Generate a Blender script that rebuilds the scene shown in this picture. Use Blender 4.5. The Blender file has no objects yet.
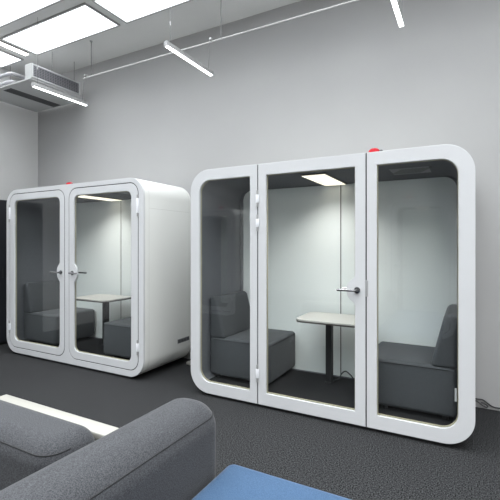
import bpy, bmesh, math, random
from mathutils import Vector, Matrix
C = bpy.context.scene.collection
PI = math.pi
random.seed(4)

# ------------------------------------------------------------------ materials
def mat(name, col, rough=0.5, metal=0.0, spec=0.5, emit=None, strength=0.0):
    m = bpy.data.materials.new(name); m.use_nodes = True
    b = m.node_tree.nodes['Principled BSDF']
    b.inputs['Base Color'].default_value = (*col, 1)
    b.inputs['Roughness'].default_value = rough
    b.inputs['Metallic'].default_value = metal
    b.inputs['Specular IOR Level'].default_value = spec
    if emit:
        b.inputs['Emission Color'].default_value = (*emit, 1)
        b.inputs['Emission Strength'].default_value = strength
    return m

def noisy(name, c0, c1, scale, rough=0.9, bump=0.0, bscale=None, spec=0.3, detail=3.0, stretch=None, contrast=None, sheen=0.0):
    m = mat(name, c0, rough, spec=spec); nt = m.node_tree; N = nt.nodes; L = nt.links
    b = N['Principled BSDF']
    tc = N.new('ShaderNodeTexCoord'); mp = N.new('ShaderNodeMapping')
    if stretch: mp.inputs['Scale'].default_value = stretch
    L.new(tc.outputs['Object'], mp.inputs['Vector'])
    nz = N.new('ShaderNodeTexNoise'); nz.inputs['Scale'].default_value = scale; nz.inputs['Detail'].default_value = detail
    L.new(mp.outputs['Vector'], nz.inputs['Vector'])
    rp = N.new('ShaderNodeValToRGB')
    lo, hi = contrast or (0.3, 0.7)
    rp.color_ramp.elements[0].position = lo; rp.color_ramp.elements[1].position = hi
    rp.color_ramp.elements[0].color = (*c0, 1); rp.color_ramp.elements[1].color = (*c1, 1)
    L.new(nz.outputs['Fac'], rp.inputs['Fac']); L.new(rp.outputs['Color'], b.inputs['Base Color'])
    if bump:
        n2 = N.new('ShaderNodeTexNoise'); n2.inputs['Scale'].default_value = bscale or scale; n2.inputs['Detail'].default_value = 2
        L.new(mp.outputs['Vector'], n2.inputs['Vector'])
        bp = N.new('ShaderNodeBump'); bp.inputs['Strength'].default_value = bump; bp.inputs['Distance'].default_value = 0.0012
        L.new(n2.outputs['Fac'], bp.inputs['Height']); L.new(bp.outputs['Normal'], b.inputs['Normal'])
    if sheen:
        b.inputs['Sheen Weight'].default_value = sheen; b.inputs['Sheen Roughness'].default_value = 0.4
    return m

def glass(name, tint, base=0.035, whiten=0.0):
    m = bpy.data.materials.new(name); m.use_nodes = True
    nt = m.node_tree; N = nt.nodes; L = nt.links; N.clear()
    out = N.new('ShaderNodeOutputMaterial'); mix = N.new('ShaderNodeMixShader')
    tr = N.new('ShaderNodeBsdfTransparent'); tr.inputs['Color'].default_value = (*tint, 1)
    gl = N.new('ShaderNodeBsdfGlossy'); gl.inputs['Roughness'].default_value = 0.0
    lw = N.new('ShaderNodeLayerWeight'); lw.inputs['Blend'].default_value = 0.5
    pw = N.new('ShaderNodeMath'); pw.operation = 'POWER'; pw.inputs[1].default_value = 5
    ma = N.new('ShaderNodeMath'); ma.operation = 'MULTIPLY_ADD'; ma.inputs[1].default_value = 1 - base; ma.inputs[2].default_value = base
    src = tr
    if whiten:
        df = N.new('ShaderNodeBsdfDiffuse'); df.inputs['Color'].default_value = (.90, .94, .93, 1)
        src = N.new('ShaderNodeMixShader'); src.inputs['Fac'].default_value = whiten
        L.new(tr.outputs[0], src.inputs[1]); L.new(df.outputs[0], src.inputs[2])
    L.new(lw.outputs['Facing'], pw.inputs[0]); L.new(pw.outputs[0], ma.inputs[0]); L.new(ma.outputs[0], mix.inputs['Fac'])
    L.new(src.outputs[0], mix.inputs[1]); L.new(gl.outputs[0], mix.inputs[2]); L.new(mix.outputs[0], out.inputs['Surface'])
    return m

M = {}
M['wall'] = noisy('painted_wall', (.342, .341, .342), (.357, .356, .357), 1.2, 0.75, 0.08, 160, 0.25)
M['wall_lifted'] = noisy('lightened_wall', (.53, .53, .53), (.55, .55, .55), 1.2, 0.75, 0.08, 160, 0.25)  # wall paint lightened to make up for light missing on the left wall
M['ceil'] = noisy('ceiling_paint', (.60, .60, .595), (.62, .62, .615), 1.5, 0.85, 0.05, 120, 0.2)
M['carpet'] = noisy('loop_carpet', (.0008, .0008, .0009), (.054, .055, .0572), 120, 0.97, 0.9, 150, 0.1, 2, contrast=(.38, .66))
M['podcarpet'] = noisy('pod_carpet', (.013, .013, .0138), (.025, .025, .0265), 160, 0.97, 0.5, 260, 0.1)
M['white'] = noisy('white_lacquer', (.50, .505, .518), (.515, .52, .533), 2.0, 0.38, 0.0, spec=0.45)
M['shellwhite'] = noisy('warm_white_shell', (.635, .64, .62), (.65, .655, .638), 2.0, 0.42, 0.0, spec=0.45)
M['seam'] = mat('dark_seam', (.008, .008, .009), 0.9)
M['groove'] = mat('panel_joint', (.48, .48, .46), 0.8)
M['gasket'] = mat('cream_gasket', (.34, .31, .22), 0.6)
M['felt'] = noisy('charcoal_felt', (.105, .11, .123), (.148, .154, .167), 220, 0.97, 0.35, 300, 0.1)
M['glass'] = glass('clear_glass', (.98, .992, .99), .038)
M['rglass'] = glass('green_tinted_glass', (.95, .98, .975), 0.025, 0.8)  # diffuse white mixed in, standing for light on the wall behind clear glass
M['handle'] = mat('dark_chrome', (.16, .16, .165), 0.22, 0.9)
M['lever'] = mat('satin_steel_lever', (.17, .17, .175), 0.45, 0.3)
M['steel'] = mat('brushed_steel', (.62, .62, .64), 0.3, 0.9)
M['hinge'] = mat('satin_hinge', (.74, .75, .78), 0.35, 0.1)
M['podsofa'] = noisy('graphite_upholstery', (.045, .049, .0535), (.066, .070, .076), 190, 0.75, 0.3, 330, 0.25, sheen=0.12)
M['black'] = mat('black_metal', (.014, .014, .015), 0.45)
M['blackpl'] = mat('black_plastic', (.02, .02, .022), 0.5)
M['tabletop'] = noisy('pale_laminate', (.40, .39, .365), (.43, .42, .395), 14, 0.4, stretch=(1, 8, 1))
M['tedge'] = mat('dark_table_edge', (.055, .05, .045), 0.5)
M['red'] = mat('red_plastic', (.30, .0004, .008), 0.6, spec=.2, emit=(.9, .0, .03), strength=0.03)
M['greyfab'] = noisy('grey_woven_fabric', (.024, .0248, .0273), (.066, .068, .074), 260, 0.92, 0.5, 420, 0.15, 4, contrast=(.34, .68), sheen=0.1)
M['darkfab'] = noisy('dark_woven_fabric', (.013, .0134, .0145), (.028, .029, .031), 260, 0.92, 0.5, 420, 0.15, 4, contrast=(.34, .68))
M['bluefab'] = noisy('blue_woven_fabric', (.026, .057, .112), (.046, .086, .150), 230, 0.92, 0.5, 380, 0.15, 4, contrast=(.34, .68), sheen=0.15)
M['tablewhite'] = mat('cream_white_top', (.27, .263, .238), 0.4)
M['sky'] = mat('skylight_diffuser', (.9, .95, 1), 0.5, emit=(.93, .98, 1.0), strength=1.0)
M['fill_glow'] = mat('fill_glow_pane', (.9, .95, 1), 0.3, emit=(1.0, .975, .94), strength=1.7)  # glow of the unseen fill panels added to brighten the pods
M['strip'] = mat('warm_strip', (1, 1, 1), 0.5, emit=(1.0, .97, .88), strength=5)
M['lamp'] = mat('lamp_diffuser', (1, 1, 1), 0.5, emit=(.95, .985, 1.0), strength=2.6)
M['podlamp'] = mat('pod_lamp_diffuser', (1, 1, 1), 0.5, emit=(1.0, .90, .72), strength=.53)
M['alu'] = mat('aluminium', (.36, .36, .36), 0.45, 0.5)
M['cable'] = mat('steel_cable', (.13, .13, .13), 0.5, 0.3)
M['track'] = mat('white_track', (.42, .42, .415), 0.6)
M['acwhite'] = mat('white_sheet_metal', (.42, .425, .43), 0.5)
M['lagging'] = mat('pipe_lagging', (.30, .30, .32), 0.8)
M['slotdark'] = mat('dark_slot', (.06, .062, .066), 0.7)
M['grilleback'] = mat('grille_back', (.05, .05, .055), 0.8)
M['ventplate'] = mat('vent_plate', (.22, .22, .235), 0.7)
M['grille'] = mat('grille_grey', (.17, .17, .185), 0.5)
M['cabinet'] = noisy('black_cabinet', (.016, .017, .021), (.022, .023, .028), 3, 0.5)
M['tag'] = mat('white_tag', (.75, .75, .75), 0.7)
M['wallbehind'] = M['wall']

# ------------------------------------------------------------------ helpers
def finish(name, me, m, parent=None, smooth=True, ang=35):
    if m is not None: me.materials.append(m)
    if smooth:
        me.shade_smooth(); me.set_sharp_from_angle(angle=math.radians(ang))
    o = bpy.data.objects.new(name, me); C.objects.link(o)
    if parent is not None: o.parent = parent
    return o

def obj(name, bm, m, parent=None, smooth=True):
    bmesh.ops.recalc_face_normals(bm, faces=bm.faces[:])
    me = bpy.data.meshes.new(name); bm.to_mesh(me); bm.free()
    return finish(name, me, m, parent, smooth)

def tag(o, label, cat, group=None, kind=None):
    o['label'] = label; o['category'] = cat
    if group: o['group'] = group
    if kind: o['kind'] = kind
    return o

def thing(name, label, cat, loc=(0, 0, 0), rz=0, group=None):
    o = bpy.data.objects.new(name, None); C.objects.link(o)
    o.empty_display_size = 0.1
    o.location = loc; o.rotation_euler = (0, 0, rz)
    return tag(o, label, cat, group)

def copy_tree(o, parent=None):
    c = o.copy(); C.objects.link(c); c.parent = parent
    for ch in list(o.children): copy_tree(ch, c)
    return c

def box(bm, x0, x1, y0, y1, z0, z1, r=0.0, seg=3):
    ret = bmesh.ops.create_cube(bm, size=1.0)
    vs = ret['verts']
    for v in vs:
        v.co = Vector((x0 + (v.co.x + .5) * (x1 - x0), y0 + (v.co.y + .5) * (y1 - y0), z0 + (v.co.z + .5) * (z1 - z0)))
    if r > 0:
        es = list({e for v in vs for e in v.link_edges})
        bmesh.ops.bevel(bm, geom=es, offset=r, segments=seg, profile=0.5, affect='EDGES', clamp_overlap=True)
    return bm

def nbox(name, dims, m, parent=None, r=0.0, seg=3):
    o = obj(name, box(bmesh.new(), *dims, r, seg), m, parent)
    if r:
        w = o.modifiers.new('weighted_normals', 'WEIGHTED_NORMAL'); w.keep_sharp = True
    return o

def tube(bm, pts, r, n=10):
    pts = [Vector(p) for p in pts]; rings = []
    for i, p in enumerate(pts):
        a = pts[max(i - 1, 0)]; b = pts[min(i + 1, len(pts) - 1)]
        t = (b - a).normalized()
        up = Vector((0, 0, 1)) if abs(t.z) < .9 else Vector((1, 0, 0))
        u = t.cross(up).normalized(); w = t.cross(u)
        rings.append([bm.verts.new(p + r * (math.cos(2 * PI * k / n) * u + math.sin(2 * PI * k / n) * w)) for k in range(n)])
    for A, B in zip(rings, rings[1:]):
        for k in range(n): bm.faces.new((A[k], A[(k + 1) % n], B[(k + 1) % n], B[k]))
    bm.faces.new(rings[0]); bm.faces.new(rings[-1][::-1])
    return bm

def lathe(bm, prof, n=28, axis='Z', c=(0, 0, 0)):
    rings = []
    for r, h in prof:
        ring = []
        for k in range(n):
            a = 2 * PI * k / n
            p = (r * math.cos(a), r * math.sin(a), h) if axis == 'Z' else (r * math.cos(a), h, r * math.sin(a))
            ring.append(bm.verts.new(Vector(p) + Vector(c)))
        rings.append(ring)
    for A, B in zip(rings, rings[1:]):
        for k in range(n): bm.faces.new((A[k], A[(k + 1) % n], B[(k + 1) % n], B[k]))
    bm.faces.new(rings[0]); bm.faces.new(rings[-1])
    return bm

def rrect(x0, x1, z0, z1, radii, n=12):
    """rounded rectangle outline, radii = (bottom left, bottom right, top right, top left)"""
    bl, br, tr, tl = radii; pts = []
    for cx, cz, r, a0 in ((x0 + bl, z0 + bl, bl, PI), (x1 - br, z0 + br, br, 1.5 * PI), (x1 - tr, z1 - tr, tr, 0), (x0 + tl, z1 - tl, tl, .5 * PI)):
        if r <= 1e-5: pts.append((cx, cz)); continue
        for k in range(n + 1):
            a = a0 + .5 * PI * k / n
            pts.append((cx + r * math.cos(a), cz + r * math.sin(a)))
    return pts

def plate(name, outline, holes, y0, y1, m, parent=None, bevel=0.004):
    """a solid plate standing in the XZ plane from y0 to y1, with holes"""
    cu = bpy.data.curves.new(name, 'CURVE'); cu.dimensions = '2D'; cu.fill_mode = 'BOTH'
    for pts in [outline] + holes:
        s = cu.splines.new('POLY'); s.points.add(len(pts) - 1); s.use_cyclic_u = True
        for p, q in zip(s.points, pts): p.co = (q[0], q[1], 0, 1)
    cu.bevel_depth = bevel; cu.bevel_resolution = 2 if bevel else 0
    cu.offset = -bevel
    cu.extrude = max((y1 - y0) / 2 - bevel, 0)
    tmp = bpy.data.objects.new('tmp', cu); C.objects.link(tmp)
    dg = bpy.context.evaluated_depsgraph_get(); dg.update()
    me = bpy.data.meshes.new_from_object(tmp.evaluated_get(dg))
    bpy.data.objects.remove(tmp); bpy.data.curves.remove(cu)
    me.name = name
    me.transform(Matrix.Translation((0, (y0 + y1) / 2, 0)) @ Matrix.Rotation(PI / 2, 4, 'X'))
    me.materials.clear()
    bm = bmesh.new(); bm.from_mesh(me)
    bmesh.ops.remove_doubles(bm, verts=bm.verts[:], dist=1e-5)
    bmesh.ops.recalc_face_normals(bm, faces=bm.faces[:]); bm.to_mesh(me); bm.free()
    o = finish(name, me, m, parent, True, 18)
    flat = {}
    for p in me.polygons:
        if abs(p.normal.y) > .999:
            for k in p.edge_keys: flat[k] = flat.get(k, 0) + 1
    for e in me.edges:
        if flat.get(e.key, 0) == 1: e.use_edge_sharp = True
    return o

def loft(bm, loops, close=True):
    """loops: list of (outline, y); all outlines have the same number of points"""
    R = [[bm.verts.new((p[0], y, p[1])) for p in o] for o, y in loops]
    n = len(R[0])
    pairs = list(zip(R, R[1:])) + ([(R[-1], R[0])] if close else [])
    for A, B in pairs:
        for k in range(n): bm.faces.new((A[k], A[(k + 1) % n], B[(k + 1) % n], B[k]))
    return bm

# ------------------------------------------------------------------ the room
RX0, RX1, RY0, RY1, CZ = -6.26, 5.2, -5.0, 4.195, 4.166
def struct(name, dims, m):
    o = nbox(name, dims, m); o['kind'] = 'structure'; return o
struct('floor', (RX0 - .15, RX1 + .15, RY0 - .15, RY1 + .15, -.1, 0), M['carpet'])
struct('ceiling', (RX0 - .15, RX1 + .15, RY0 - .15, RY1 + .15, CZ, CZ + .12), M['ceil'])
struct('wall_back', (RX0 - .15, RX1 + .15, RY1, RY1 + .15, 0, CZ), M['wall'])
struct('wall_left', (RX0 - .15, RX0, RY0 - .15, RY1, 0, CZ), M['wall_lifted'])
struct('wall_right', (RX1, RX1 + .15, RY0 - .15, RY1, 0, CZ), M['wall'])
struct('wall_front', (RX0, RX1, RY0 - .15, RY0, 0, CZ), M['wall'])

def fill_panel(n, along, c, w, z0, z1):
    # added fill light, out of view: a glowing pane in window-like frame bars
    def bx(a0, a1, d0, d1, za, zb): return (a0, a1, RY0 + d0, RY0 + d1, za, zb) if along == 'x' else (RX1 - d1, RX1 - d0, a0, a1, za, zb)
    bm = bmesh.new(); f = .06
    for a0, a1, za, zb in ((c - w / 2, c + w / 2, z0, z0 + f), (c - w / 2, c + w / 2, z1 - f, z1), (c - w / 2, c - w / 2 + f, z0 + f, z1 - f), (c + w / 2 - f, c + w / 2, z0 + f, z1 - f), (c - f / 2, c + f / 2, z0 + f, z1 - f)):
        box(bm, *bx(a0, a1, 0, .05, za, zb))
    o = obj('fill_panel_%d' % n, bm, M['white']); o['kind'] = 'structure'
    nbox('pane', bx(c - w / 2 + f, c + w / 2 - f, .012, .02, z0 + f, z1 - f), M['fill_glow'], o)
fill_panel(1, 'x', 2.4, 2.2, .75, 3.1)
fill_panel(2, 'y', -2.6, 2.4, .75, 3.1)
fill_panel(3, 'y', .4, 2.4, .75, 3.1)

# ------------------------------------------------------------------ meeting pods
def lever(parent, x, z, s, length=.13):
    """handle: rose, neck and lever pointing to s*x, standing off the front (-y)"""
    h = obj('door_handle', lathe(bmesh.new(), [(.024, .002), (.026, -.003), (.024, -.010), (.012, -.012), (.011, -.045), (0.0105, -.05)], 20, 'Y', (x, 0, z)), M['handle'], parent)
    h['label'] = 'dark chrome lever handle'
    pts = [(x, -.04, z), (x + s * .012, -.049, z), (x + s * .03, -.052, z), (x + s * length, -.052, z)]
    obj('lever', tube(bmesh.new(), pts, .0095, 12), M['lever'] if parent.get('steel_lever', 0) else M['handle'], h)
    return h

def hinge(parent, x, z0, z1):
    bm = bmesh.new()
    L = (z1 - z0)
    box(bm, x - .016, x + .016, -.012, .004, z0 + .03, z1 - .03, .004, 2)
    h = obj('hinge', bm, M['hinge'], parent)
    for za in (z0 + .012, z1 - .012):
        obj('hinge_pin', tube(bmesh.new(), [(x, -.006, za - .019), (x, -.006, za + .019)], .009, 10), M['alu'], h)
    return h

def bump_hole(x0, x1, z0, z1, r, side, zc, depth=.068, half=.095):
    """pane opening whose one side bulges inwards round the door handle"""
    pts = rrect(x0, x1, z0, z1, r, 8)
    prof = [(-1.25, 0), (-1.08, .10), (-.92, .34), (-.78, .58), (-.62, .78), (-.42, .93), (-.2, .99), (0, 1), (.2, .99), (.42, .93), (.62, .78), (.78, .58), (.92, .34), (1.08, .10), (1.25, 0)]
    if side > 0:      # right edge, walked upwards: after the bottom-right corner
        bl = 9 if r[0] > 1e-5 else 1; br = 9 if r[1] > 1e-5 else 1
        i = bl + br
        ins = [(x1 - depth * d, zc + half * t) for t, d in prof]
    else:             # left edge, walked downwards: after everything
        i = len(pts)
        ins = [(x0 + depth * d, zc - half * t) for t, d in prof]
    return pts[:i] + ins + pts[i:]

ZB, ZT = .03, 2.20
DEP = .88
POD_W = 3.2
def make_pod(label, loc, W, variant, group=None, rz=0, name='meeting_pod'):
    t = thing(name, label, 'meeting pod' if name == 'meeting_pod' else 'phone booth', loc, rz, group)
    h = W / 2; R = .205
    def prof(d, r=None): return rrect(-h + d, h - d, ZB + d, ZT - d, ((R - d) if r is None else r,) * 4)
    FT = .024
    # shell: a rounded tube with softly rounded rear edge
    loops = [(prof(.006), FT), (prof(0), FT + .006)]
    for k in range(7):
        a = k / 6 * PI / 2
        loops.append((prof(.06 * (1 - math.cos(a))), DEP - .06 + .06 * math.sin(a)))
    loops += [(prof(.08), DEP), (prof(.08), FT)]
    obj('shell', loft(bmesh.new(), loops), M['shellwhite'], t)
    # panel joints on the outside of the shell
    j = bmesh.new()
    for yy in (.085, DEP - .085):
        loft(j, [(prof(-.0006), yy), (prof(-.0006), yy + .003), (prof(.003), yy + .003), (prof(.003), yy)])
    for s in (-1, 1):
        box(j, s * (h - .002) - .0026, s * (h - .002) + .0026, .09, DEP - .085, 1.865, 1.868)
    obj('panel_joint', j, M['groove'], t)
    # charcoal felt lining: sides and ceiling, with a rounded inner outline
    li = .105
    inner = rrect(-h + li, h - li, .112, 2.09, (.09, .09, .12, .12))
    outer = prof(.08)
    lining = obj('felt_lining', loft(bmesh.new(), [(outer, FT), (outer, DEP - .03), (inner, DEP - .03), (inner, FT)]), M['felt'], t)
    ro = rrect(-h + .108, h - .108, .126, 2.088, (.085, .085, .115, .115)); ri = rrect(-h + .135, h - .135, .128, 2.087, (.06, .06, .11, .11))
    obj('rear_frame', loft(bmesh.new(), [(ro, DEP - .085), (ro, DEP - .034), (ri, DEP - .034), (ri, DEP - .085)]), M['felt'], t)
    nbox('pod_floor', (-h + .13, h - .13, FT, DEP - .035, .06, .125), M['podcarpet'], t)
    # plinth feet: dark recess under the shell
    nbox('plinth', (-h + .22, h - .22, .03, DEP - .05, .0, .034), M['black'], t)
    # rear glazing in the rounded opening
    cuts = [-h + li + .003, h * .035, h - li - .003] if W > 1.5 else [-h + li + .003, h - li - .003]
    for i in range(len(cuts) - 1):
        a, b = cuts[i] + (.002 if i else 0), cuts[i + 1] - (.002 if i < len(cuts) - 2 else 0)
        first, last = i == 0, i == len(cuts) - 2
        o = plate('rear_glass', rrect(a, b, .128, 2.087, (.087 if first else 0, .087 if last else 0, .117 if last else 0, .117 if first else 0)), [], DEP - .052, DEP - .044, M['rglass'], t, 0)
        o['label'] = 'pale green tinted rear glass'
    if len(cuts) > 2:
        nbox('rear_glass_joint', (cuts[1] - .004, cuts[1] + .004, DEP - .055, DEP - .041, .13, 2.085), M['seam'], t)
    # ceiling lamp, near the middle
    lw = .105
    f = nbox('ceiling_lamp', (-lw - .012, lw + .012, .10, .80, 2.078, 2.0895), M['black'], t, .002, 1)
    d = nbox('lamp_diffuser', (-lw, lw, .112, .788, 2.074, 2.0785), M['podlamp'], f)
    d['label'] = 'lit warm white diffuser'
    ld = bpy.data.lights.new('lamp_light', 'AREA'); ld.shape = 'RECTANGLE'; ld.size = 2 * lw; ld.size_y = .45
    ld.energy = POD_W; ld.spread = math.radians(125); ld.color = (1, .97, .93)
    lo = bpy.data.objects.new('lamp_light', ld); C.objects.link(lo); lo.parent = t; lo.location = (0, .36, 2.072)
    # ventilation slots in the ceiling
    if W > 1.5:
        vp = nbox('ceiling_vent', (h * .50, h * .74, .215, .505, 2.0865, 2.0895), M['ventplate'], t)
        v = bmesh.new()
        for k in range(9):
            x = h * .535 + k * .027
            c = box(bmesh.new(), -.0075, .0075, -.12, .12, -.0035, .003)
            me = bpy.data.meshes.new('s'); c.transform(Matrix.Translation((x, .36, 2.0885)) @ Matrix.Rotation(.48, 4, 'Z')); c.to_mesh(me); c.free()
            v.from_mesh(me); bpy.data.meshes.remove(me)
        obj('vent_slot', v, M['black'], vp)
    # louvre low on each outer side
    for s in (-1, 1):
        sx = s * (h - .0005)
        lv = nbox('side_vent', (min(sx, sx + s * .004), max(sx, sx + s * .004), .575, .80, .288, .338), M['grille'], t)
        bm = bmesh.new()
        for k in range(4):
            y0 = .583 + k * .054
            box(bm, min(sx, sx + s * .006), max(sx, sx + s * .006), y0, y0 + .046, .295, .331)
        obj('vent_slot', bm, M['slotdark'], lv)
    X = lambda u: u - h
    if variant == 'triple':
        G = .005
        xa, xb = .749, 1.715
        # dark seal behind the two gaps
        bm = bmesh.new()
        for x in (xa, xb): box(bm, X(x) - .0048, X(x) + .0048, .006, .026, ZB + .004, ZT - .004)
        obj('gap_seal', bm, M['seam'], t)
        def pane(parent, pts_fn, y=.02):
            pass
        specs = [('fixed_panel', 0, xa - G, (R, 0, 0, R), .107, .67, (.12, 0, 0, .12)),
                 ('door', xa + G, xb - G, (0, 0, 0, 0), .833, 1.627, (0, 0, 0, 0)),
                 ('fixed_panel', xb + G, W, (0, R, R, 0), 1.797, 2.364, (0, .12, .12, 0))]
        for nm, u0, u1, ro, p0, p1, rp in specs:
            out = rrect(X(u0), X(u1), ZB, ZT, ro)
            if nm == 'door': hole = bump_hole(X(p0), X(p1), .137, 2.097, rp, 1, 1.105)
            else: hole = rrect(X(p0), X(p1), .137, 2.097, rp)
            pl = plate(nm, out, [hole], 0, FT, M['white'], t, .0025)
            g0 = rrect(X(p0) - .0005, X(p1) + .0005, .1365, 2.0975, rp)
            g1 = rrect(X(p0) + .006, X(p1) - .006, .145, 2.091, tuple(max(r - .006, 0) for r in rp))
            plate('gasket', g0, [g1], FT - .004, FT + .010, M['gasket'], pl, 0)
            plate('door_glass' if nm == 'door' else 'pane', rrect(X(p0) + .0005, X(p1) - .0005, .1375, 2.0965, rp), [], .010, .017, M['glass'], pl, 0)
            if nm == 'door':
                lever(pl, X(1.645), 1.108, -1, .15)
                pl_back = obj('inside_lever', tube(bmesh.new(), [(X(1.645), .023, 1.108), (X(1.645), .068, 1.108), (X(1.63), .073, 1.108), (X(1.51), .073, 1.108)], .0095, 10), M['handle'], pl)
                for z0, z1 in ((1.82, 1.955), (1.60, 1.735), (.235, .38)):
                    hinge(pl, X(xa), z0, z1)
                nbox('lock_plate', (X(xb) - .006, X(xb) + .016, -.003, .012, 1.06, 1.19), M['alu'], pl, .002, 1)
    else:
        if variant == 'double': doors = [(.08, 1.19, 1, 1.045), (W - 1.19, W - .08, -1, W - 1.145)]
        else: doors = [(.08, W - .08, 1, W - .14)]
        holes = [rrect(X(a) - .009, X(b) + .009, .099, 2.149, (.1305,) * 4) for a, b, s, k in doors]
        plate('front_frame', prof(0), holes, 0, FT, M['white'], t, .002)
        for a, b, s, k in doors:
            out = rrect(X(a), X(b), .108, 2.14, (.1215,) * 4)
            fr, hi_ = (.10, .082)
            p0, p1 = (a + .097, b - .084) if s > 0 else (a + .084, b - .097)
            hole = bump_hole(X(p0), X(p1), .192, 2.06, (.075,) * 4, s, 1.13, .055, .10)
            pl = plate('door', out, [hole], -.001, FT - .002, M['white'], t, .002)
            plate('seal', rrect(X(a) - .0088, X(b) + .0088, .0992, 2.1488, (.1303,) * 4), [rrect(X(a) + .0005, X(b) - .0005, .1085, 2.1395, (.121,) * 4)], .003, .02, M['seam'], pl, 0)
            plate('gasket', rrect(X(p0) - .0005, X(p1) + .0005, .1915, 2.0605, (.0755,) * 4), [rrect(X(p0) + .005, X(p1) - .005, .197, 2.055, (.07,) * 4)], FT - .006, FT + .008, M['gasket'], pl, 0)
            plate('door_glass', rrect(X(p0) + .0005, X(p1) - .0005, .1925, 2.0595, (.0745,) * 4), [], .010, .017, M['glass'], pl, 0)
            kx = X(b) - .060 if s > 0 else X(a) + .060
            pl['steel_lever'] = 1
            lever(pl, kx, 1.13, -s, .13)
            obj('inside_lever', tube(bmesh.new(), [(kx, .022, 1.13), (kx, .066, 1.13), (kx - s * .015, .072, 1.13), (kx - s * .15, .072, 1.13)], .0095, 10), M['handle'], pl)
            hx = X(a) if s > 0 else X(b)
            for z0, z1 in ((1.78, 2.0), (.29, .44)): hinge(pl, hx, z0, z1)
    return t

P2X = -1.197; P1X = -4.289; PY = 3.245; PW = 2.47
make_pod('white glass-fronted meeting pod with three panels and one central door, right of the photo', (P2X, PY, 0), PW, 'triple', 'white meeting pods along the wall')
make_pod('white meeting pod with two rounded glass doors, standing further left by the black cabinet', (P1X, PY, 0), PW, 'double', 'white meeting pods along the wall')
# two small booths behind the camera, seen only mirrored in the pods' glass
make_pod('white single-door phone booth mirrored in the left pane of the pods', (-4.62, -.45, 0), 1.0, 'single', 'booths across the room', PI, 'phone_booth')
make_pod('white single-door phone booth mirrored in the right pane of the pods', (-.68, -.30, 0), 1.0, 'single', 'booths across the room', PI, 'phone_booth')

# red beacons on the pod tops
def beacon(label, loc):
    t = thing('alarm_beacon', label, 'alarm', loc, 0, 'red alarm beacons on the pods')
    obj('base', lathe(bmesh.new(), [(.052, 0), (.054, .004), (.054, .016), (.05, .02)], 28), M['red'], t)
    obj('dome', lathe(bmesh.new(), [(.049, .0195), (.047, .034), (.040, .048), (.026, .058), (.008, .062)], 28), M['red'], t)
    bm = bmesh.new(); box(bm, .046, .068, -.02, .02, .004, .042, .006, 2)
    s = obj('side_sensor', bm, M['blackpl'], t); s['label'] = 'dark side piece'
    return t
beacon('small round red alarm on top of the three-panel pod', (-.685, 3.40, ZT))
beacon('small round red alarm on top of the two-door pod', (-4.46, 3.42, ZT))
beacon('small round red alarm on top of the booth mirrored at left', (-4.55, -.62, ZT))
beacon('small round red alarm on top of the booth mirrored at right', (-.86, -.48, ZT))

# ------------------------------------------------------------------ pod furniture
def bench(label, loc, rz):
    """single upholstered bench facing +x; origin at the middle of its wall side, on the pod floor"""
    t = thing('pod_sofa', label, 'sofa', loc, rz, 'grey sofas inside the pods')
    D, hw = .69, .325
    bm = bmesh.new()
    box(bm, 0.012, D, -hw, hw, .035, .418, .035, 5)
    for v in bm.verts:                       # soft crown
        if v.co.z > .30:
            v.co.z += .010 * max(0, 1 - ((v.co.x - .33) / .33) ** 2) * max(0, 1 - (v.co.y / .33) ** 2)
    obj('seat', bm, M['podsofa'], t)
    # seams along the seat's top edge
    bm = bmesh.new(); zz = .394; e = .0012
    tube(bm, [(.06, -hw - e, zz), (D - .035, -hw - e, zz), (D - .010, -hw + .010, zz), (D + e, -hw + .035, zz), (D + e, hw - .035, zz), (D - .010, hw - .010, zz), (D - .035, hw + e, zz), (.06, hw + e, zz)], .0022, 6)
    obj('seam', bm, M['seam'], t)
    # backrest: wedge, thinner at the top
    bm = bmesh.new()
    box(bm, 0.004, .195, -hw, hw, .40, .818, .035, 5)
    for v in bm.verts:
        k = (v.co.z - .40) / .435
        if v.co.x > .1: v.co.x -= .112 * k - .02 * math.sin(PI * k)
    obj('backrest', bm, M['podsofa'], t)
    for x in (.09, .54):
        for y in (-.26, .26):
            obj('foot', lathe(bmesh.new(), [(.020, 0), (.022, .036)], 14, c=(x, y, 0)), M['blackpl'], t)
    return t
FZ = .125
b0 = bench('graphite sofa against the left side inside the three-panel pod', (P2X - PW / 2 + .108, 3.725, FZ), 0)
def bench_copy(label, loc, rz):
    c = copy_tree(b0); c.location = loc; c.rotation_euler = (0, 0, rz); c['label'] = label; return c
b1 = bench_copy('graphite sofa behind the right pane inside the three-panel pod', (P2X + PW / 2 - .108, 3.725, FZ), PI)
bench_copy('graphite sofa behind the left door inside the two-door pod', (P1X - PW / 2 + .108, 3.725, FZ), 0)
bench_copy('graphite sofa behind the right door inside the two-door pod', (P1X + PW / 2 - .108, 3.725, FZ), PI)
bm = bmesh.new(); box(bm, .012, .026, .3255, .3275, .17, .27, .0006, 1)
tg = obj('care_tag', bm, M['tag'], b1); tg['label'] = 'small white fabric tag'

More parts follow.
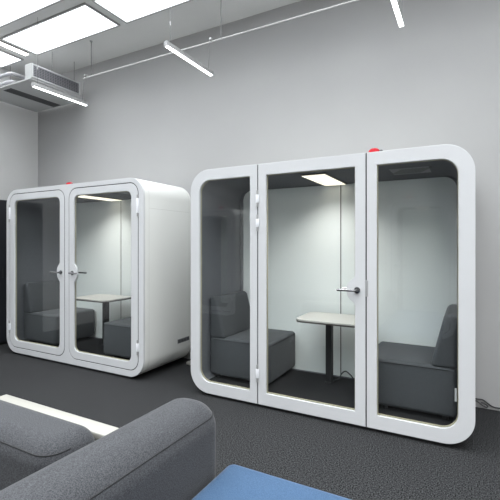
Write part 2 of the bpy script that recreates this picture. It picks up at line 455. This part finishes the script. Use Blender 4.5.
def pod_table(label, loc):
    t = thing('pod_table', label, 'table', loc, 0, 'tables inside the pods')
    def slab(z0, z1, d):
        bm = bmesh.new(); o = rrect(-.225 + d, .40 - d, -.265 + d, .225 - d, (.085 - d,) * 4, 10)
        A = [bm.verts.new((p[0], p[1], z0)) for p in o]; B = [bm.verts.new((p[0], p[1], z1)) for p in o]
        for k in range(len(A)): bm.faces.new((A[k], A[(k + 1) % len(A)], B[(k + 1) % len(B)], B[k]))
        bm.faces.new(A); bm.faces.new(B); return bm
    obj('table_top', slab(.646, .659, .0), M['tabletop'], t)
    e = obj('table_edge', slab(.632, .6462, .003), M['tedge'], t); e['label'] = 'dark underside and edge of the top'
    nbox('column', (-.029, .029, .075, .145, .012, .633), M['black'], t, .004, 2)
    nbox('mounting_plate', (-.12, .12, -.05, .19, .620, .633), M['black'], t, .003, 1)
    nbox('base', (-.036, .036, .068, .152, 0, .013), M['black'], t, .003, 1)
    return t
pt = pod_table('cream-topped table on a black column inside the three-panel pod', (P2X - .005, 3.735, FZ))
pt2 = copy_tree(pt); pt2.location = (P1X, 3.735, FZ); pt2['label'] = 'cream-topped table on a black column inside the two-door pod'

# ------------------------------------------------------------------ black cabinet at far left
t = thing('tall_cabinet', 'tall black cabinet standing against the left wall beside the two-door pod', 'cabinet', (RX0, 3.0, 0))
nbox('body', (.004, .232, -.6, 1.1, .02, 2.125), M['cabinet'], t, .006, 2)
nbox('plinth', (.02, .21, -.58, 1.08, 0, .022), M['black'], t)
for k in range(3):
    y0 = -.595 + k * .565
    d = nbox('cabinet_door', (.2325, .25, y0, y0 + .558, .04, 2.12), M['cabinet'], t, .004, 2)
    nbox('handle', (.2505, .262, y0 + .50, y0 + .512, .98, 1.14), M['black'], d, .003, 1)

# ------------------------------------------------------------------ ceiling panels
PANEL_W = 7.0
def sky_panel(x0, x1, y0, y1, label):
    t = thing('light_panel', label, 'ceiling light', ((x0 + x1) / 2, (y0 + y1) / 2, CZ), 0, 'glowing white ceiling panels'); t['kind'] = 'thing'
    a, b = (x1 - x0) / 2, (y1 - y0) / 2
    nbox('diffuser', (-a, a, -b, b, -.012, -.002), M['sky'], t)
    bm = bmesh.new(); w = .018
    for d in ((-a - w, -a, -b - w, b + w), (a, a + w, -b - w, b + w), (-a, a, -b - w, -b), (-a, a, b, b + w)):
        box(bm, *d, -.02, -.0005)
    obj('frame', bm, M['alu'], t)
    ld = bpy.data.lights.new('panel_light', 'AREA'); ld.shape = 'RECTANGLE'; ld.size = 2 * a; ld.size_y = 2 * b
    ld.energy = PANEL_W * a * b * 4; ld.spread = math.radians(122); ld.color = (.95, .98, 1.0)
    lo = bpy.data.objects.new('panel_light', ld); C.objects.link(lo); lo.parent = t; lo.location = (0, 0, -.022)
    return t
cols = [(-6.22, -5.71), (-5.355, -3.775), (-3.63, -2.05), (-1.905, -.325), (-.18, 1.40), (1.545, 3.125)]
names = {(0, 0): 'narrow glowing ceiling panel cut off at the far left edge beside the warm strip',
         (1, 0): 'whole glowing ceiling panel above the air conditioner, its four corners in view',
         (2, 0): 'glowing ceiling panel at the top, right of the whole one',
         (1, 1): 'glowing ceiling panel in the top left corner of the photo, nearer than the whole one'}
rows = [(3.09 - .675 * k, 3.575 - .675 * k) for k in range(11)]
for r, (y0, y1) in enumerate(rows):
    for c, (x0, x1) in enumerate(cols):
        sky_panel(x0, x1, y0, y1, names.get((c, r), 'glowing ceiling panel beyond the edge of the photo'))
t = thing('strip_light', 'thin warm strip light on the ceiling between two glowing panels', 'ceiling light', (-5.48, 3.05, CZ))
t['kind'] = 'thing'
nbox('housing', (-.045, .045, -.47, .46, -.02, -.001), M['alu'], t)
nbox('diffuser', (-.034, .034, -.465, .455, -.028, -.0195), M['strip'], t)

# ------------------------------------------------------------------ suspended track and pendant lamps
TY, TZ = 3.70, 3.70
t = thing('suspended_track', 'long thin white track hanging on dark rods near the back wall', 'track', (0, TY, TZ))
nbox('rail', (-4.56, 5.0, -.007, .007, -.007, .007), M['track'], t, .003, 1)
for x in (-4.40, -2.365, -.3, 1.8, 3.9):
    r = obj('rod', tube(bmesh.new(), [(x, 0, .0), (x, 0, CZ - TZ - .012)], .005, 8), M['cable'], t)
    obj('ceiling_cup', lathe(bmesh.new(), [(.020, -.012), (.020, 0)], 16, c=(x, 0, CZ - TZ)), M['alu'], r)

LZ = 3.337
def pendant(label, x, y0, y1):
    t = thing('pendant_lamp', label, 'lamp', (x, (y0 + y1) / 2, LZ), 0, 'linear pendant lamps')
    hl = (y1 - y0) / 2
    nbox('housing', (-.02, .02, -hl, hl, -.006, .035), M['alu'], t, .002, 1)
    d = nbox('diffuser', (-.0185, .0185, -hl + .006, hl - .006, -.013, -.005), M['lamp'], t, .002, 1); d['label'] = 'lit white diffuser'
    for s in (-1, 1):
        nbox('end_cap', (-.021, .021, min(s * hl, s * (hl + .006)), max(s * hl, s * (hl + .006)), -.012, .037), M['alu'], t)
    # near wire up to the ceiling, far wire up to the track
    a = obj('wire', tube(bmesh.new(), [(0, -hl + .06, .034), (0, -hl + .06, CZ - LZ)], .0022, 6), M['cable'], t)
    obj('wire_gripper', tube(bmesh.new(), [(0, -hl + .06, .21), (0, -hl + .06, .25)], .007, 8), M['alu'], a)
    yy = TY - (y0 + y1) / 2
    b = obj('wire', tube(bmesh.new(), [(0, yy - .06, .034), (0, yy - .025, TZ - LZ - .0)], .0022, 6), M['cable'], t)
    nbox('track_clip', (-.012, .012, yy - .03, yy + .018, TZ - LZ + .0095, TZ - LZ + .035), M['alu'], b, .003, 1)
    return t
pendant('linear pendant lamp hanging beside the air conditioner grille', -4.50, 2.95, 3.71)
pendant('linear pendant lamp in the middle, above the gap between the pods', -2.49, 2.945, 3.705)
pendant('linear pendant lamp at the top, above the three-panel pod', -.505, 2.90, 3.64)

# ------------------------------------------------------------------ air conditioner
t = thing('air_conditioner', 'white ceiling-hung air conditioner with a grey grille and dark slot underneath', 'air conditioner', (0, 0, 3.638))
nbox('bottom_panel', (-6.24, -5.045, 3.275, 4.15, 0, .018), M['acwhite'], t, .003, 1)
nbox('casing', (-5.18, -5.052, 3.285, 4.05, .0185, .215), M['acwhite'], t, .004, 1)
g = nbox('grille', (-5.0515, -5.044, 3.305, 4.015, .045, .195), M['grilleback'], t)
bm = bmesh.new()
for k in range(7):
    z = .052 + k * .0215
    box(bm, -5.0445, -5.036, 3.31, 4.01, z, z + .008)
for k in range(19):
    y = 3.312 + k * .0375
    box(bm, -5.0445, -5.034, y, y + .008, .048, .192)
obj('slats', bm, M['grille'], g)
bm = bmesh.new()
for d in ((3.288, 3.307, .03, .21), (4.013, 4.035, .03, .21), (3.307, 4.013, .03, .046), (3.307, 4.013, .194, .21)):
    box(bm, -5.0515, -5.032, *d)
obj('grille_frame', bm, M['acwhite'], t)
nbox('slot', (-5.76, -5.585, 3.34, 4.12, -.004, .001), M['slotdark'], t)
bm = bmesh.new()
for x in (-5.70, -5.645): box(bm, x - .004, x + .004, 3.342, 4.118, -.008, -.0035)
obj('slot_blade', bm, M['slotdark'], t)
for x in (-5.12, -6.1):
    for y in (3.64, 4.0):
        obj('hanger_rod', tube(bmesh.new(), [(x, y, .015), (x, y, CZ - 3.638)], .004, 6), M['cable'], t)
for i, (z, lb) in enumerate(((3.97, 'upper pale insulated pipe running to the air conditioner from the left'), (3.85, 'lower pale insulated pipe running to the air conditioner from the left'))):
    o = obj('insulated_pipe', tube(bmesh.new(), [(-6.255, 3.52, z), (-5.93, 3.52, z), (-5.88, 3.535, z), (-5.865, 3.60, z), (-5.865, 4.19, z)], .026, 14), M['lagging'])
    tag(o, lb, 'pipe', 'pipes by the air conditioner')

# ------------------------------------------------------------------ cables at the wall foot
def cable(name, pts, label, r=.0062):
    P = [Vector(p) for p in pts]; out = []
    for i in range(len(P) - 1):
        p0, p1, p2, p3 = P[max(i - 1, 0)], P[i], P[i + 1], P[min(i + 2, len(P) - 1)]
        for k in range(8):
            s = k / 8
            out.append(.5 * ((2 * p1) + (p2 - p0) * s + (2 * p0 - 5 * p1 + 4 * p2 - p3) * s * s + (3 * p1 - p0 - 3 * p2 + p3) * s ** 3))
    out.append(P[-1])
    o = obj(name, tube(bmesh.new(), out, r, 8), M['blackpl']); tag(o, label, 'cable', 'black cables on the floor')
    return o
cable('power_cable', [(-.25, 4.186, .07), (-.05, 4.186, .076), (.06, 4.186, .078), (.11, 4.186, .077), (.15, 4.185, .05), (.19, 4.182, .030), (.26, 4.18, .026), (.40, 4.172, .008), (.9, 4.17, .008)], 'black cable trailing along the wall foot, right of the three-panel pod')
cable('power_cable', [(-.20, 4.16, .008), (-.04, 4.17, .055), (.05, 4.17, .064), (.10, 4.17, .035), (.135, 4.17, .020), (.142, 4.17, .035), (.115, 4.17, .052), (.09, 4.17, .055)], 'black looped cable end beside the lower right corner of the three-panel pod')
cable('power_cable', [(-1.17, 3.89, .1315), (-1.14, 3.97, .1315), (-1.13, 4.01, .17), (-1.09, 4.02, .20), (-1.04, 4.02, .17), (-.99, 4.02, .1315), (-.84, 4.03, .1315)], 'thin dark looped cable beside the table column inside the three-panel pod')
cable('power_cable', [(-2.98, 4.13, .038), (-2.85, 4.10, .038), (-2.65, 4.13, .038), (-2.48, 4.12, .038)], 'black cable lying on the white skirting strip in the gap between the pods')
o = nbox('skirting_strip', (-3.05, -2.42, 3.98, 4.19, 0.0, .03), M['tablewhite'], None, .004, 1)  # stands for the pale lit skirting at the wall foot
tag(o, 'low white skirting strip on the floor in the gap between the pods', 'skirting')

# ------------------------------------------------------------------ foreground seating
def crown(bm, z0, amt, xc, xw, yc, yw):
    for v in bm.verts:
        if v.co.z > z0:
            v.co.z += amt * max(0, 1 - ((v.co.x - xc) / xw) ** 2) * max(0, 1 - ((v.co.y - yc) / yw) ** 2)

def cushion(name, dims, r, m, parent, seg=7):
    o = nbox(name, dims, m, parent, r, seg)
    return o

# modular sofa with grey backrest and blue seat (right)
t = thing('modular_sofa', 'grey-backed modular sofa with a blue seat cushion, nearest in the foreground', 'sofa', (0, 0, 0))
def top_seam(br, x0, x1, y0, y1, zt, r, z, m, ya=None, xa=None):
    # stitched seam following the rounded edge of a cushion at height z
    p = math.sqrt(r * r - (z - zt + r) ** 2) + .0008; cx, cy = x1 - r, y1 - r; bm = bmesh.new()
    q = [(x1 - r + p, y0 + .15)] + [(cx + p * math.cos(a), cy + p * math.sin(a)) for a in (PI / 24 * k for k in range(13))] + [(x0 + r, y1 - r + p)]
    tube(bm, [(x, y, z) for x, y in q], .0022, 8)
    o = obj('seam', bm, m, br); o['label'] = 'dark stitched seam'; return o
bm = bmesh.new(); box(bm, -1.30, -1.012, -.22, 1.625, .06, .752, .122, 10)
br = obj('backrest', bm, M['greyfab'], t); br['label'] = 'mid grey woven backrest'
top_seam(br, -1.30, -1.012, -.22, 1.625, .752, .122, .690, M['seam'])

bm = bmesh.new(); box(bm, -1.010, -.33, -.22, 1.658, .17, .450, .052, 7); crown(bm, .30, .012, -.70, .36, .5, 1.2)
se = obj('seat', bm, M['bluefab'], t); se['label'] = 'blue woven seat cushion'
nbox('base', (-1.008, -.36, -.20, 1.62, .05, .168), M['darkfab'], t, .01, 2)
for x in (-1.2, -.46):
    for y in (-.12, 1.48):
        obj('foot', lathe(bmesh.new(), [(.022, 0), (.025, .062)], 14, c=(x, y, 0)), M['blackpl'], t)

# second sofa whose backrest runs across, at the left
t = thing('modular_sofa', 'dark grey modular sofa cut off at the lower left corner, backed by the white table', 'sofa', (0, 0, 0))
bm = bmesh.new(); box(bm, -3.2, -1.305, .905, 1.165, .06, .750, .09, 9)
br = obj('backrest', bm, M['greyfab'], t); br['label'] = 'grey woven backrest'
# the seam runs round the near edge and the end: build it mirrored in y, then flip
sm = top_seam(br, -3.2, -1.305, -1.165, -.905, .750, .09, .708, M['seam'])
for v in sm.data.vertices: v.co.y *= -1
sm.data.flip_normals()
bm = bmesh.new(); box(bm, -3.2, -1.335, .30, .903, .17, .445, .06, 6); crown(bm, .30, .012, -2.25, 1.0, .6, .36)
obj('seat', bm, M['darkfab'], t)
nbox('base', (-3.18, -1.35, .32, .90, .05, .168), M['darkfab'], t, .01, 2)
for x in (-3.1, -1.42):
    for y in (.4, 1.08):
        obj('foot', lathe(bmesh.new(), [(.022, 0), (.025, .062)], 14, c=(x, y, 0)), M['blackpl'], t)

t = thing('console_table', 'narrow cream white console table behind the left sofa backrest', 'table', (0, 0, 0))
bm = bmesh.new(); box(bm, -2.13, -1.305, 1.172, 1.252, .662, .692, .006, 3)
obj('table_top', bm, M['tablewhite'], t)
for x in (-2.08, -1.36):
    for y in (1.19, 1.232):
        nbox('leg', (x - .015, x + .015, y - .015, y + .015, 0, .663), M['tablewhite'], t, .003, 1)

# ------------------------------------------------------------------ camera, world, view
cam = bpy.data.cameras.new('camera'); co = bpy.data.objects.new('camera', cam); C.objects.link(co)
cam.sensor_width = 36; cam.sensor_fit = 'HORIZONTAL'; cam.lens = 36 * 404 / 500
co.location = (0, 0, 1.477); co.rotation_euler = (PI / 2, 0, math.atan2(.477, .879))
cam.shift_y = -6 / 500; cam.clip_start = .02
sc = bpy.context.scene; sc.camera = co
w = bpy.data.worlds.new('world'); sc.world = w; w.use_nodes = True
w.node_tree.nodes['Background'].inputs['Color'].default_value = (.6, .65, .7, 1)
w.node_tree.nodes['Background'].inputs['Strength'].default_value = .3
sc.view_settings.view_transform = 'Standard'; sc.view_settings.look = 'None'
sc.view_settings.gamma = 1; sc.view_settings.use_curve_mapping = False
sc.view_settings.exposure = 1.12
sc.cycles.max_bounces = 12; sc.cycles.transparent_max_bounces = 24; sc.cycles.diffuse_bounces = 5
